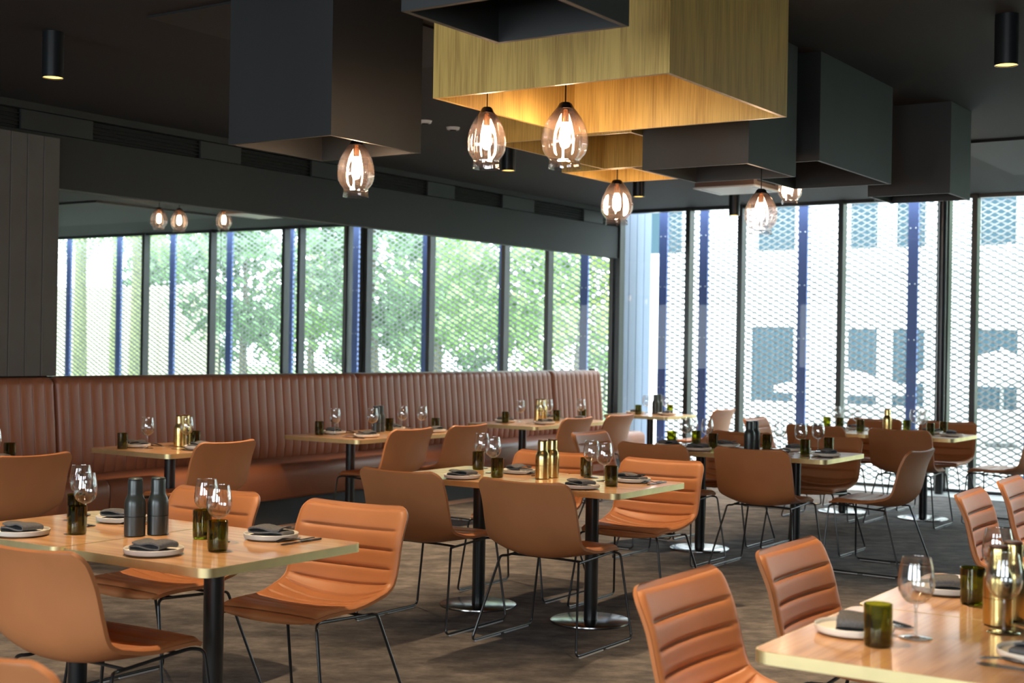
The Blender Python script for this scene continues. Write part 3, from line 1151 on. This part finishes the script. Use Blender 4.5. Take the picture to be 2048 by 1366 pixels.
S = [
    ('the front place of the front-left table', (3.168, 3.565), (3.355, 3.455), (3.5, 3.6), 0),
    ('the left place of the front-left table', (3.168, 4.27), (3.315, 4.145), (3.475, 4.3), 0),
    ('the right place of the front-left table', (3.685, 3.52), (3.53, 3.715), (3.62, 3.79), 180),
    ('the back place of the front-left table', (3.655, 4.3), (3.555, 4.455), (3.67, 4.57), 180),
    ('the front place of the centre table', (5.998, 3.585), (6.21, 3.525), (6.409, 3.684), 0),
    ('the left place of the centre table', (5.998, 4.33), (6.18, 4.225), (6.371, 4.387), 0),
    ('the right place of the centre table', (6.474, 3.547), (6.579, 3.895), (6.521, 3.83), 180),
    ('the back place of the centre table', (6.463, 4.266), (6.49, 4.571), (6.57, 4.604), 180),
    ('the front place of the third table', (8.8, 3.68), (9.0, 3.575), (9.148, 3.667), 0),
    ('the left place of the third table', (8.8, 4.3), (9.1, 4.32), (9.175, 4.405), 0),
    ('the rear right place of the third table', (9.277, 3.746), (9.33, 4.0), (9.36, 3.91), 180),
    ('the rear left place of the third table', (9.282, 4.298), (9.307, 4.557), (9.363, 4.623), 180),
    ('the right end of the third table', (8.99, 3.42), (9.33, 3.53), (9.365, 3.623), 90),
    ('the left end of the third table', (8.977, 4.619), (9.11, 4.663), (9.22, 4.6), -90),
    ('the front place of the farthest table', (11.72, 3.64), (11.95, 3.6), (12.022, 3.694), 0),
    ('the left place of the farthest table', (11.72, 4.36), (11.978, 4.239), (12.044, 4.296), 0),
    ('the rear right place of the farthest table', (12.168, 3.655), (12.24, 3.9), (12.205, 3.82), 180),
    ('the rear left place of the farthest table', (12.187, 4.345), (12.238, 4.653), (12.254, 4.568), 180),
    ('the right end of the farthest table', (11.95, 3.42), (12.291, 3.586), (12.28, 3.757), 90),
    ('the left end of the farthest table', (11.94, 4.62), (12.184, 4.508), (12.271, 4.471), -90),
    ('the nearest left place of the bottom-right table', (3.414, 1.216), (3.3, 1.115), (3.449, 1.068), -90),
    ('the far left place of the bottom-right table', (4.17, 1.203), (4.03, 1.085), (4.17, 1.051), -90),
    ('the bottom right corner of the bottom-right table', (3.4, 0.755), (3.6, 0.8), (3.66, 0.905), 90),
    ('the wall side of the single banquette table', (6.232, 7.207), (6.06, 7.135), (6.203, 7.059), -90),
    ('the chair side of the single banquette table', (6.416, 6.793), (6.56, 6.985), (6.441, 6.942), 90),
    ('the wall side left of the middle banquette table', (8.242, 7.217), (8.05, 7.195), (8.135, 7.11), -90),
    ('the wall side right of the middle banquette table', (8.984, 7.205), (8.82, 7.115), (8.928, 7.065), -90),
    ('the chair side left of the middle banquette table', (8.12, 6.775), None, (8.42, 6.965), 90),
    ('the chair side right of the middle banquette table', (8.98, 6.775), (9.16, 6.895), (9.05, 6.955), 90),
    ('the wall side left of the right banquette table', (10.658, 7.204), (10.542, 7.124), (10.784, 7.12), -90),
    ('the wall side right of the right banquette table', (11.42, 7.195), None, (11.24, 7.095), -90),
    ('the chair side left of the right banquette table', (10.7, 6.795), (11.2, 6.975), (10.98, 7.015), 90),
    ('the chair side right of the right banquette table', (11.38, 6.815), (11.631, 6.939), (11.549, 6.911), 90),
    ('the wall side of the window corner table', (13.14, 7.175), (12.99, 7.055), (13.1, 7.015), -90),
    ('the chair side of the window corner table', (13.158, 6.794), (13.38, 6.875), (13.285, 6.878), 90),
    ('the left photo edge on the banquette table', (4.895, 6.838), (5.023, 6.896), (4.793, 6.726), 90),
]
mills = [
    (MDARK, (3.417, 3.949), (3.493, 3.911), 'charcoal', 'the front-left table'),
    (MBRASS, (6.285, 4.0), (6.385, 4.0), 'brass', 'the centre table'),
    (MDARK, (9.02, 4.0), (9.11, 4.0), 'charcoal', 'the third table'),
    (MBRASS, (12.0, 4.0), None, 'brass', 'the farthest table'),
    (MBRASS, (3.76, 0.945), (3.865, 0.935), 'brass', 'the bottom-right table'),
    (MBRASS, (6.48, 7.055), (6.56, 7.085), 'brass', 'the single banquette table'),
    (MDARK, (8.6, 7.075), (8.7, 7.115), 'charcoal', 'the middle banquette table'),
    (MBRASS, (11.04, 7.085), (11.13, 7.085), 'brass', 'the right banquette table'),
    (MDARK, (13.27, 6.995), (13.37, 7.005), 'charcoal', 'the window corner table'),
]
ROUND = [(q[0], q[1], r) for row in S for q, r in zip(row[1:4], (0.1, 0.035, 0.042)) if q]
ROUND += [(q[0], q[1], 0.039) for row in mills for q in row[1:3] if q]
TOPS = [(xc - 0.375, xc + 0.375, ys_[0] - 0.355, ys_[1] + 0.355) for (xc, ys_) in TAB.values()]
TOPS += [(3.08, 4.515, 0.59, 1.34), (4.365, 5.075, 6.625, 7.375), (5.93, 6.64, 6.625, 7.375), (7.82, 9.26, 6.625, 7.375), (10.26, 11.70, 6.625, 7.375), (12.775, 13.485, 6.625, 7.375)]
for i, (wh, p, tb, g, hd) in enumerate(S):
    setting(i, wh, p, tb, g, hd)

for (pr, a, b, colr, where) in mills:
    pr.place((a[0], a[1], TZ), 0.3, ('%s bottle-shaped mill, left one on %s' if b else '%s bottle-shaped mill alone on %s') % (colr, where), 'mill', colr + ' mills', (1.08, 1.08, 1.06))
    if b:
        pr.place((b[0], b[1], TZ), 1.1, '%s bottle-shaped mill, right one on %s' % (colr, where), 'mill', colr + ' mills', (1.08, 1.08, 1.06))

# ================================================================== ceiling boxes
BZ = 2.50


def ceiling_box(x0, x1, y0, y1, z0, mat, label, group):
    t = thing('ceiling_box', label, 'ceiling box', ((x0 + x1) / 2, (y0 + y1) / 2, z0), group=group)
    a, b, h, th = (x1 - x0) / 2, (y1 - y0) / 2, CEIL - z0 + 0.01, 0.019
    MB().box(-a, -a + th, -b, b, 0, h).build('side_panel', mat, t)
    MB().box(a - th, a, -b, b, 0, h).build('side_panel', mat, t)
    MB().box(-a + th, a - th, -b, -b + th, 0, h).build('side_panel', mat, t)
    MB().box(-a + th, a - th, b - th, b, 0, h).build('side_panel', mat, t)
    return t


GB, GW = 'charcoal ceiling boxes', 'oak ceiling boxes'
ceiling_box(4.62, 5.76, 2.40, 3.52, BZ, MAT['veneer'], 'largest oak veneer box hanging open below the ceiling with two pendants', GW)
ceiling_box(6.275, 7.505, 3.475, 4.36, 2.583, MAT['veneer'], 'middle oak veneer box, partly hidden behind the largest oak box', GW)
ceiling_box(7.53, 8.165, 4.16, 4.68, 2.583, MAT['veneer'], 'smallest oak veneer box, lowest in the photo behind the others', GW)
ceiling_box(3.36, 3.89, 2.17, 2.69, BZ, MAT['blackbox'], 'charcoal box at the top edge in front of the oak box', GB)
ceiling_box(4.69, 5.355, 4.15, 4.80, 2.40, MAT['blackbox'], 'tall charcoal box on the left with one pendant below', GB)
ceiling_box(6.38, 7.0, 2.86, 3.465, 2.396, MAT['blackbox'], 'charcoal box right behind the largest oak box', GB)
ceiling_box(7.16, 8.37, 2.79, 3.43, BZ, MAT['blackbox'], 'long charcoal box right of the middle, second from the right', GB)
ceiling_box(9.0, 9.47, 2.61, 3.16, BZ, MAT['blackbox'], 'rightmost charcoal box under the black ceiling', GB)


# ================================================================== pendants
def make_pendant():
    t = thing('pendant_lamp', 'pendant', 'lamp')
    prof = [(0.027, -0.004), (0.037, -0.016), (0.052, -0.034), (0.068, -0.058), (0.081, -0.086), (0.090, -0.116), (0.0945, -0.146), (0.095, -0.170), (0.091, -0.195), (0.083, -0.215), (0.073, -0.229), (0.0675, -0.237), (0.0655, -0.244), (0.066, -0.257), (0.0685, -0.278), (0.0695, -0.281)]

    def lobe(a, z):
        f = max(0.0, min(1.0, (-z - 0.03) / 0.08)) * max(0.25, min(1.0, (0.25 + z) / 0.05 + 0.2) if z > -0.25 else 0.55)
        return 1 + 0.085 * f * cos(6 * a) + 0.012 * f * cos(3 * a + 1)
    g = MB().lathe(prof, 60, fn=lobe).build('glass_shade', MAT['pglass'], t, smooth=True)
    inn = [(r - 0.0045, z) for (r, z) in prof[2:]]
    MB().lathe(inn, 60, fn=lobe).build('inner_wall', MAT['pglass'], g, smooth=True)
    MB().lathe([(0.0005, 0.006), (0.020, 0.006), (0.028, 0.0), (0.040, -0.022), (0.036, -0.024), (0.0005, -0.020)], 28).build('cap', MAT['pcap'], t, smooth=35)
    MB().lathe([(0.0005, -0.020), (0.016, -0.022), (0.017, -0.075), (0.014, -0.080), (0.0005, -0.080)], 20).build('socket', MAT['socket'], t, smooth=35)
    MB().lathe([(0.012, -0.080), (0.019, -0.095), (0.024, -0.120), (0.024, -0.165), (0.018, -0.185), (0.0005, -0.193)], 20).build('bulb', MAT['bulb'], t, smooth=True)
    return t


PEND = make_pendant()
first = [True]


def pendant(x, y, zb, W, H, label, rz=0.0):
    t = PEND if first[0] else copy_tree(PEND)
    first[0] = False
    t.location = (x, y, zb + H)
    t.rotation_euler = (0, 0, rz)
    t.scale = (W / 0.192, W / 0.192, H / 0.281)
    tag(t, label, 'lamp', 'blown glass pendant lamps')
    sc = H / 0.281
    top = (CEIL - (zb + H)) / sc
    c = MB().tube([(0, 0, 0.004), (0, 0, top * 0.5), (0, 0, top)], 0.003, 6)
    c.build('cord', MAT['black'], t)
    return t


pendant(5.15, 4.39, 2.174, 0.172, 0.278, 'lit glass pendant under the tall charcoal box on the left', 0.3)
pendant(4.90, 3.435, 2.228, 0.160, 0.265, 'lit glass pendant, left of two below the largest oak box', 1.0)
pendant(5.30, 3.28, 2.266, 0.200, 0.296, 'lit glass pendant, right of two below the largest oak box', 0.1)
pendant(7.78, 4.41, 2.255, 0.212, 0.287, 'lit glass pendant below the smallest oak box', 0.6)
pendant(6.75, 2.95, 2.066, 0.164, 0.238, 'lit glass pendant in front of the windows below a charcoal box', 0.9)
pendant(10.84, 4.477, 2.685, 0.195, 0.270, 'lit glass pendant farthest back, half hidden by a charcoal box', 0.2)
pendant(11.94, 4.06, 2.80, 0.190, 0.265, 'lit glass pendant over the farthest table, seen only in the mirror', 0.5)
pendant(11.24, 3.69, 2.77, 0.190, 0.265, 'lit glass pendant behind the rightmost charcoal box, seen only in the mirror', 0.8)


# ================================================================== downlights
def make_downlight():
    t = thing('downlight', 'downlight', 'lamp')
    MB().lathe([(0.0005, 0.25), (0.056, 0.25), (0.056, 0.0), (0.053, 0.0), (0.053, 0.02)], 28).build('cylinder', MAT['column'], t, smooth=35)
    MB().lathe([(0.053, 0.006), (0.030, 0.026), (0.0005, 0.03)], 24).build('lamp_face', MAT['lampface'], t, smooth=True)
    return t


DL = make_downlight()
spots = [(4.72, 6.16, 'black cylinder downlight at the top left of the photo', 170), (6.90, 6.15, 'black cylinder downlight hidden behind the tall charcoal box', 170),
         (9.07, 6.14, 'black cylinder downlight between the two oak box pendants', 125), (11.19, 6.11, 'black cylinder downlight beyond the smallest oak box', 115),
         (13.18, 6.06, 'black cylinder downlight in front of the window top', 90), (6.83, 1.72, 'black cylinder downlight at the top right of the photo', 120),
         (2.55, 6.15, 'black cylinder downlight beyond the left photo edge', 150), (4.6, 1.72, 'black cylinder downlight above the bottom-right table', 95),
         (2.4, 1.72, 'black cylinder downlight close above the viewer', 95),
         (3.40, 3.92, 'added unseen black cylinder downlight above the front-left table', 62), (1.2, 3.92, 'added unseen black cylinder downlight above the bottom left corner', 120),  # both added out of view to brighten the front-left tables from above
         (6.60, 3.92, 'added black cylinder downlight hidden up inside the middle oak box', 48)]  # added out of sight to light the centre table top
for i, (x, y, lab, e) in enumerate(spots):
    o = DL if i == 0 else copy_tree(DL)
    o.location = (x, y, 2.855)
    tag(o, lab, 'lamp', 'cylinder downlights')
    l = bpy.data.lights.new('downlight_spot', 'SPOT')
    l.energy = e
    l.color = (1.0, 0.70, 0.42)
    l.spot_size = radians(78)
    l.spot_blend = 0.7
    l.shadow_soft_size = 0.04
    lo = bpy.data.objects.new('downlight_spot', l)
    COL.objects.link(lo)
    lo.parent = o
    lo.location = (0, 0, -0.01)

# ceiling cassette and detectors
ac = thing('ceiling_cassette', 'white ceiling cassette unit with brown sides near the windows', 'air conditioner', (11.39, 5.215, 2.89))
MB().box(-0.27, 0.27, -0.285, 0.285, 0.012, 0.21).build('body', MAT['brown'], ac)
MB().cbox(-0.285, 0.285, -0.30, 0.30, 0.0, 0.014, 0.004).build('face_panel', MAT['white'], ac)
for q in range(4):
    MB().box(-0.20, 0.20, -0.287, -0.284, 0.05 + q * 0.033, 0.064 + q * 0.033).build('grille_slot', MAT['black'], ac)
for (a, b, c, d) in ((-0.2, 0.2, -0.26, -0.235), (-0.2, 0.2, 0.235, 0.26)):
    MB().box(a, b, c, d, -0.001, 0.002).build('air_slot', MAT['mullion'], ac)
for (x, y, lab) in ((8.333, 6.153, 'small white ceiling detector left of the oak box pendant'), (7.989, 6.156, 'small white ceiling detector just right of the tall charcoal box')):
    t = thing('smoke_detector', lab, 'detector', (x, y, CEIL - 0.03), group='ceiling detectors')
    MB().lathe([(0.0005, 0.0), (0.02, 0.0), (0.025, 0.008), (0.028, 0.014)], 20).build('sensor', MAT['black'], t, smooth=True)
    MB().lathe([(0.030, 0.008), (0.045, 0.012), (0.052, 0.03), (0.0005, 0.03)], 24).build('ring', MAT['white'], t, smooth=35)

# ================================================================== outside: mesh screen
SX = 15.10
screen = thing('mesh_screen', 'silver expanded-metal screen on blue-grey posts outside the windows', 'screen', (SX, 0, 0))
POSTS = [7.88, 7.33, 6.06, 4.77, 3.50, 2.23, 0.96, -0.31, -1.58, -2.85, -4.12, -5.39, -6.66]
me_post = MB().box(-0.02, 0.02, -0.055, 0.055, 0.0, 3.22).mesh('post', MAT['post'])
bm_ = MB()
for z in [0.35 + 0.62 * i for i in range(5)]:
    for yy in (-0.03, 0.03):
        bm_.add([(-0.022 - 0.006 * (k == 0), yy + 0.009 * cos(a) * (k > 0), z + 0.009 * sin(a) * (k > 0)) for k, a in enumerate([0] + [2 * pi * q / 6 for q in range(6)])],
                [(0, 1 + q, 1 + (q + 1) % 6) for q in range(6)])
me_bolts = bm_.mesh('bolts', MAT['bolt'])
for y in POSTS:
    p = link('post', me_post, screen, (0, y, 0))
    tag(link('bolts', me_bolts, p), kind='stuff')
cw, chh = 0.1368, 0.070


def mesh_panel(wid):
    """expanded metal: bent strands, each a tilted ribbon"""
    m = MB()
    z0, z1 = 0.02, 3.14
    rows = int((z1 - z0) / (chh / 2))
    nc = int(wid / (cw / 2))
    off = (wid - nc * cw / 2) / 2
    for r in range(rows):
        z = z0 + r * chh / 2
        pts = []
        for c in range(nc + 1):
            # strand runs level over the bond, then steps to the next row
            ph = (c + r) % 2
            y = off + c * cw / 2
            zz = z + (chh / 4 if ph else -chh / 4) * 0.82
            pts.append((y - cw * 0.075, zz)); pts.append((y + cw * 0.075, zz))
        tx, tz = 0.0070, 0.0105
        vs, fs = [], []
        for (y, zz) in pts:
            vs += [(-tx, y, zz - tz), (tx, y, zz + tz), (tx - 0.002, y, zz + tz + 0.002), (-tx - 0.002, y, zz - tz + 0.002)]
        for i in range(len(pts) - 1):
            for q in range(4):
                q2 = (q + 1) % 4
                fs.append((i * 4 + q, i * 4 + q2, (i + 1) * 4 + q2, (i + 1) * 4 + q))
        m.add(vs, fs)
    return m.mesh('mesh_strands', MAT['mesh'])


mp_full, mp_small = mesh_panel(1.17), mesh_panel(0.44)
for a, b in zip(POSTS, POSTS[1:]):
    if a - b < 0.8:
        tag(link('mesh_strands', mp_small, screen, (0, b + 0.055, 0)), kind='stuff')
    else:
        tag(link('mesh_strands', mp_full, screen, (0, b + 0.05, 0)), kind='stuff')
MB().box(-0.03, 0.03, -6.72, 7.94, 3.16, 3.24).build('top_rail', MAT['post'], screen)

# cladding return in the corner outside
ret = thing('cladding_return', 'pale blue vertical cladding just outside the window corner', 'cladding', (0, 0, 0))
for i in range(4):
    MB().cbox(14.62 + i * 0.19, 14.62 + i * 0.19 + 0.185, 8.20, 8.26, -0.05, 3.3, 0.004).build('board', MAT['paleboard'], ret)

# ================================================================== outside: ground, building, courtyard
struct('ground', MB().box(14.56, 70, -60, 45, -0.25, -0.06), MAT['paving'], 'pale sunlit paving outside the windows')
tag(MB().box(18.0, 60, -55, 4.2, -0.058, -0.03).build('lawn', MAT['lawn']), 'green lawn beyond the screen seen in the mirror', 'lawn')

BX = 25.0
bld = thing('white_building', 'white rendered building with dark windows seen through the right windows', 'building', (BX, 0, 0))
# window openings on plane x = BX (y0, y1, z0, z1)
WB = [(10.18, 11.05, 0.45, 1.90), (10.18, 10.95, 3.38, 4.45), (8.53, 9.10, 0.45, 1.88), (8.55, 9.08, 3.38, 4.45), (7.65, 8.24, 0.45, 1.88), (7.66, 8.20, 3.38, 4.45),
      (6.0, 6.72, 0.45, 1.88), (6.06, 6.68, 3.38, 4.45), (12.6, 13.4, 3.38, 4.45)]
MB().box(0, 8, 5.0, 24, -0.1, 9.0).build('wall', MAT['facade'], bld)
MB().box(-0.10, 0.0, 5.0, 24, 2.92, 3.02).build('string_course', MAT['facade'], bld)
for (y0, y1, z0, z1) in WB:
    wn = MB().box(-0.035, 0.0, y0, y1, z0, z1).build('window', MAT['pane'], bld)
    fr = MB()
    for (a, b, c, d) in ((y0 - 0.05, y1 + 0.05, z1, z1 + 0.05), (y0 - 0.05, y1 + 0.05, z0 - 0.06, z0), (y0 - 0.05, y0, z0, z1), (y1, y1 + 0.05, z0, z1)):
        fr.box(-0.06, 0.0, a, b, c, d)
    fr.build('window_frame', MAT['facade'], wn)


def make_umbrella():
    t = thing('courtyard_umbrella', 'umbrella', 'umbrella')
    m = MB()
    n = 8
    vs = [(0, 0, 2.55)]
    fs = []
    for k in range(n):
        a = 2 * pi * k / n + 0.2
        vs.append((1.7 * cos(a), 1.7 * sin(a), 1.85))
        vs.append((1.7 * cos(a), 1.7 * sin(a), 1.62))
    for k in range(n):
        k2 = (k + 1) % n
        fs.append((0, 1 + 2 * k, 1 + 2 * k2))
        fs.append((1 + 2 * k, 2 + 2 * k, 2 + 2 * k2, 1 + 2 * k2))
    m.add(vs, fs).build('canopy', MAT['canvas'], t)
    MB().lathe([(0.03, 0.0), (0.03, 2.6), (0.0005, 2.64)], 10).build('pole', MAT['white'], t, smooth=True)
    MB().lathe([(0.3, 0.0), (0.3, 0.08), (0.03, 0.1)], 20, close_bot=True).build('base', MAT['mullion'], t)
    return t


UMB = Proto(make_umbrella())
UMB.place((22.9, 5.75, -0.06), 0.0, 'white courtyard umbrella outside at the right photo edge', 'umbrella', 'courtyard umbrellas', (0.85, 0.85, 0.62))
UMB.place((23.2, 8.5, -0.06), 0.5, 'white courtyard umbrella outside, lower and left of the other', 'umbrella', 'courtyard umbrellas', (0.75, 0.75, 0.48))

gw = thing('garden_wall', 'low sandstone garden wall beyond the lawn, reflected at the mirror left end', 'wall', (0, 0, 0))
for i in range(9):
    MB().cbox(27.0, 27.5, -30 + i * 2.0, -30 + i * 2.0 + 1.98, -0.029, 3.0, 0.03).build('wall_block', MAT['sand'], gw)


# ================================================================== outside: trees (seen in the mirror)
def crown_mesh(name, mat, n, rx, rz, size, seed, droop=0.0):
    rnd = random.Random(seed)
    m = MB()
    clumps = [Vector((rnd.uniform(-1, 1), rnd.uniform(-1, 1), rnd.uniform(-1, 1))) for _ in range(26)]
    for k in range(n):
        c = clumps[k % 26]
        d = c.normalized() * (0.55 + 0.45 * (c.length / 1.7)) if c.length > 0 else c
        p = Vector((d.x * rx, d.y * rx, d.z * rz)) + Vector((rnd.gauss(0, 1), rnd.gauss(0, 1), rnd.gauss(0, 1))) * rx * 0.22
        u = Vector((rnd.uniform(-1, 1), rnd.uniform(-1, 1), rnd.uniform(-1, 1) - droop)).normalized()
        v = u.cross(Vector((rnd.uniform(-1, 1), rnd.uniform(-1, 1), rnd.uniform(-1, 1)))).normalized()
        s = size * rnd.uniform(0.6, 1.3)
        m.add([p - u * s, p + v * s * 0.42, p + u * s, p - v * s * 0.42], [(0, 1, 2, 3)])
    return m.mesh(name, mat)


CR = [crown_mesh('crown', MAT['leafa'], 2000, 1.5, 1.7, 0.15, 1), crown_mesh('crown', MAT['leafb'], 2000, 1.5, 1.8, 0.16, 2), crown_mesh('crown', MAT['leafc'], 2000, 1.5, 1.6, 0.14, 3)]
me_trunk = MB().tube([(0, 0, 0.02), (0.05, 0.02, 1.2), (-0.04, 0.05, 2.6), (0.03, 0.0, 4.2)], 0.13, 10, r1=0.05).mesh('trunk', MAT['bark'], True)


def tree(x, y, zc, sc, kind, label):
    t = thing('broadleaf_tree', label, 'tree', (x, y, -0.03), random.uniform(0, 6), 'trees on the lawn')
    link('trunk', me_trunk, t, scale=(1, 1, zc / 3.4))
    tag(link('crown', CR[kind], t, (0, 0, zc), None, (sc, sc, sc)), kind='stuff')


def palm_mesh():
    m = MB()
    rnd = random.Random(4)
    for k in range(16):
        a = 2 * pi * k / 16 + rnd.uniform(-0.15, 0.15)
        el = rnd.uniform(0.0, 1.0)
        L = rnd.uniform(1.7, 2.3)
        pts = []
        for q in range(9):
            s = q / 8
            pts.append(Vector((cos(a) * L * s * (1 - 0.25 * s), sin(a) * L * s * (1 - 0.25 * s), L * (el * s - (0.6 + 0.9 * el) * s * s))))
        side = Vector((-sin(a), cos(a), 0))
        for q in range(8):
            for j in range(3):
                p = pts[q].lerp(pts[q + 1], j / 3)
                d = (pts[q + 1] - pts[q]).normalized()
                w_ = 0.42 * sin(pi * min(1, (q + j / 3) / 8 + 0.08)) + 0.05
                for sg in (-1, 1):
                    e = p + side * sg * w_ + d * 0.16 - Vector((0, 0, 0.22 * w_ * 2))
                    m.add([p, p + d * 0.05, e], [(0, 1, 2)])
        m.tube(pts, 0.018, 5, r1=0.005)
    return m.mesh('fronds', MAT['leafa'])


me_fronds = palm_mesh()
me_ptrunk = MB().tube([(0, 0, 0.02), (0.03, 0, 1.5), (-0.02, 0.03, 3.0), (0.02, 0, 4.6)], 0.17, 10, r1=0.12).mesh('trunk', MAT['pbark'], True)


def palm(x, y, h, label):
    t = thing('palm_tree', label, 'tree', (x, y, -0.03), random.uniform(0, 6), 'palms on the lawn')
    link('trunk', me_ptrunk, t, scale=(1, 1, h / 4.6))
    tag(link('fronds', me_fronds, t, (0.02, 0, h), None, (1.1, 1.1, 1.1)), kind='stuff')


palm(20.5, -9.29, 4.7, 'palm with thick green trunk reflected at the far left of the mirror')
palm(23.6, -11.75, 4.5, 'palm with slim trunk reflected second from the mirror left end')
palm(19.6, -6.36, 4.3, 'palm reflected beside the first dark mullion in the mirror')
tree(29.5, -16.04, 3.1, 0.95, 1, 'dark green tree reflected right of the palms')
tree(24, -7.55, 3.1, 0.95, 1, 'dark green tree left of the middle of the reflection')
tree(29, -9.88, 3.1, 0.95, 0, 'bright tree far back in the middle of the reflection')
tree(21.2, -1.23, 3.1, 0.95, 1, 'dark green tree near the screen in mid reflection')
tree(26.5, -3.51, 3.1, 0.95, 0, 'bright tree far back, right of mid reflection')
tree(20, 2.79, 3.1, 0.95, 0, 'bright green tree near the screen right in the reflection')
tree(25.5, 1.03, 3.1, 0.95, 2, 'yellow-green tree reflected at the right mirror end')


def shrub(x, y, sc, kind, label):
    t = thing('lawn_shrub', label, 'shrub', (x, y, -0.03), random.uniform(0, 6), 'shrubs on the lawn')
    tag(link('leaves', CR[kind], t, (0, 0, 1.02 * sc * 2.9), None, (sc, sc, sc)), kind='stuff')
    MB().tube([(0, 0, 0.012), (0.02, 0.01, sc * 1.2), (0, 0, sc * 2.6)], 0.05, 8, r1=0.02).build('stem', MAT['bark'], t, smooth=True)


shrub(36, -24.28, 0.6, 0, 'pale low shrub far behind the palms in the reflection')
shrub(33, -17.68, 0.6, 1, 'low dark shrub at the left of the reflection')
shrub(33.5, -15.39, 0.6, 0, 'low bright shrub left of mid reflection')
shrub(34.5, -13.42, 0.6, 1, 'low dark shrub in the middle of the reflection')
shrub(31, -7.96, 0.6, 0, 'low bright shrub right of mid reflection')
shrub(30, -4.96, 0.6, 1, 'low dark shrub right in the reflection')
shrub(29.5, -2.56, 0.6, 2, 'low yellow shrub right in the reflection')
shrub(33, -2.66, 0.6, 0, 'low bright shrub at the right mirror end')
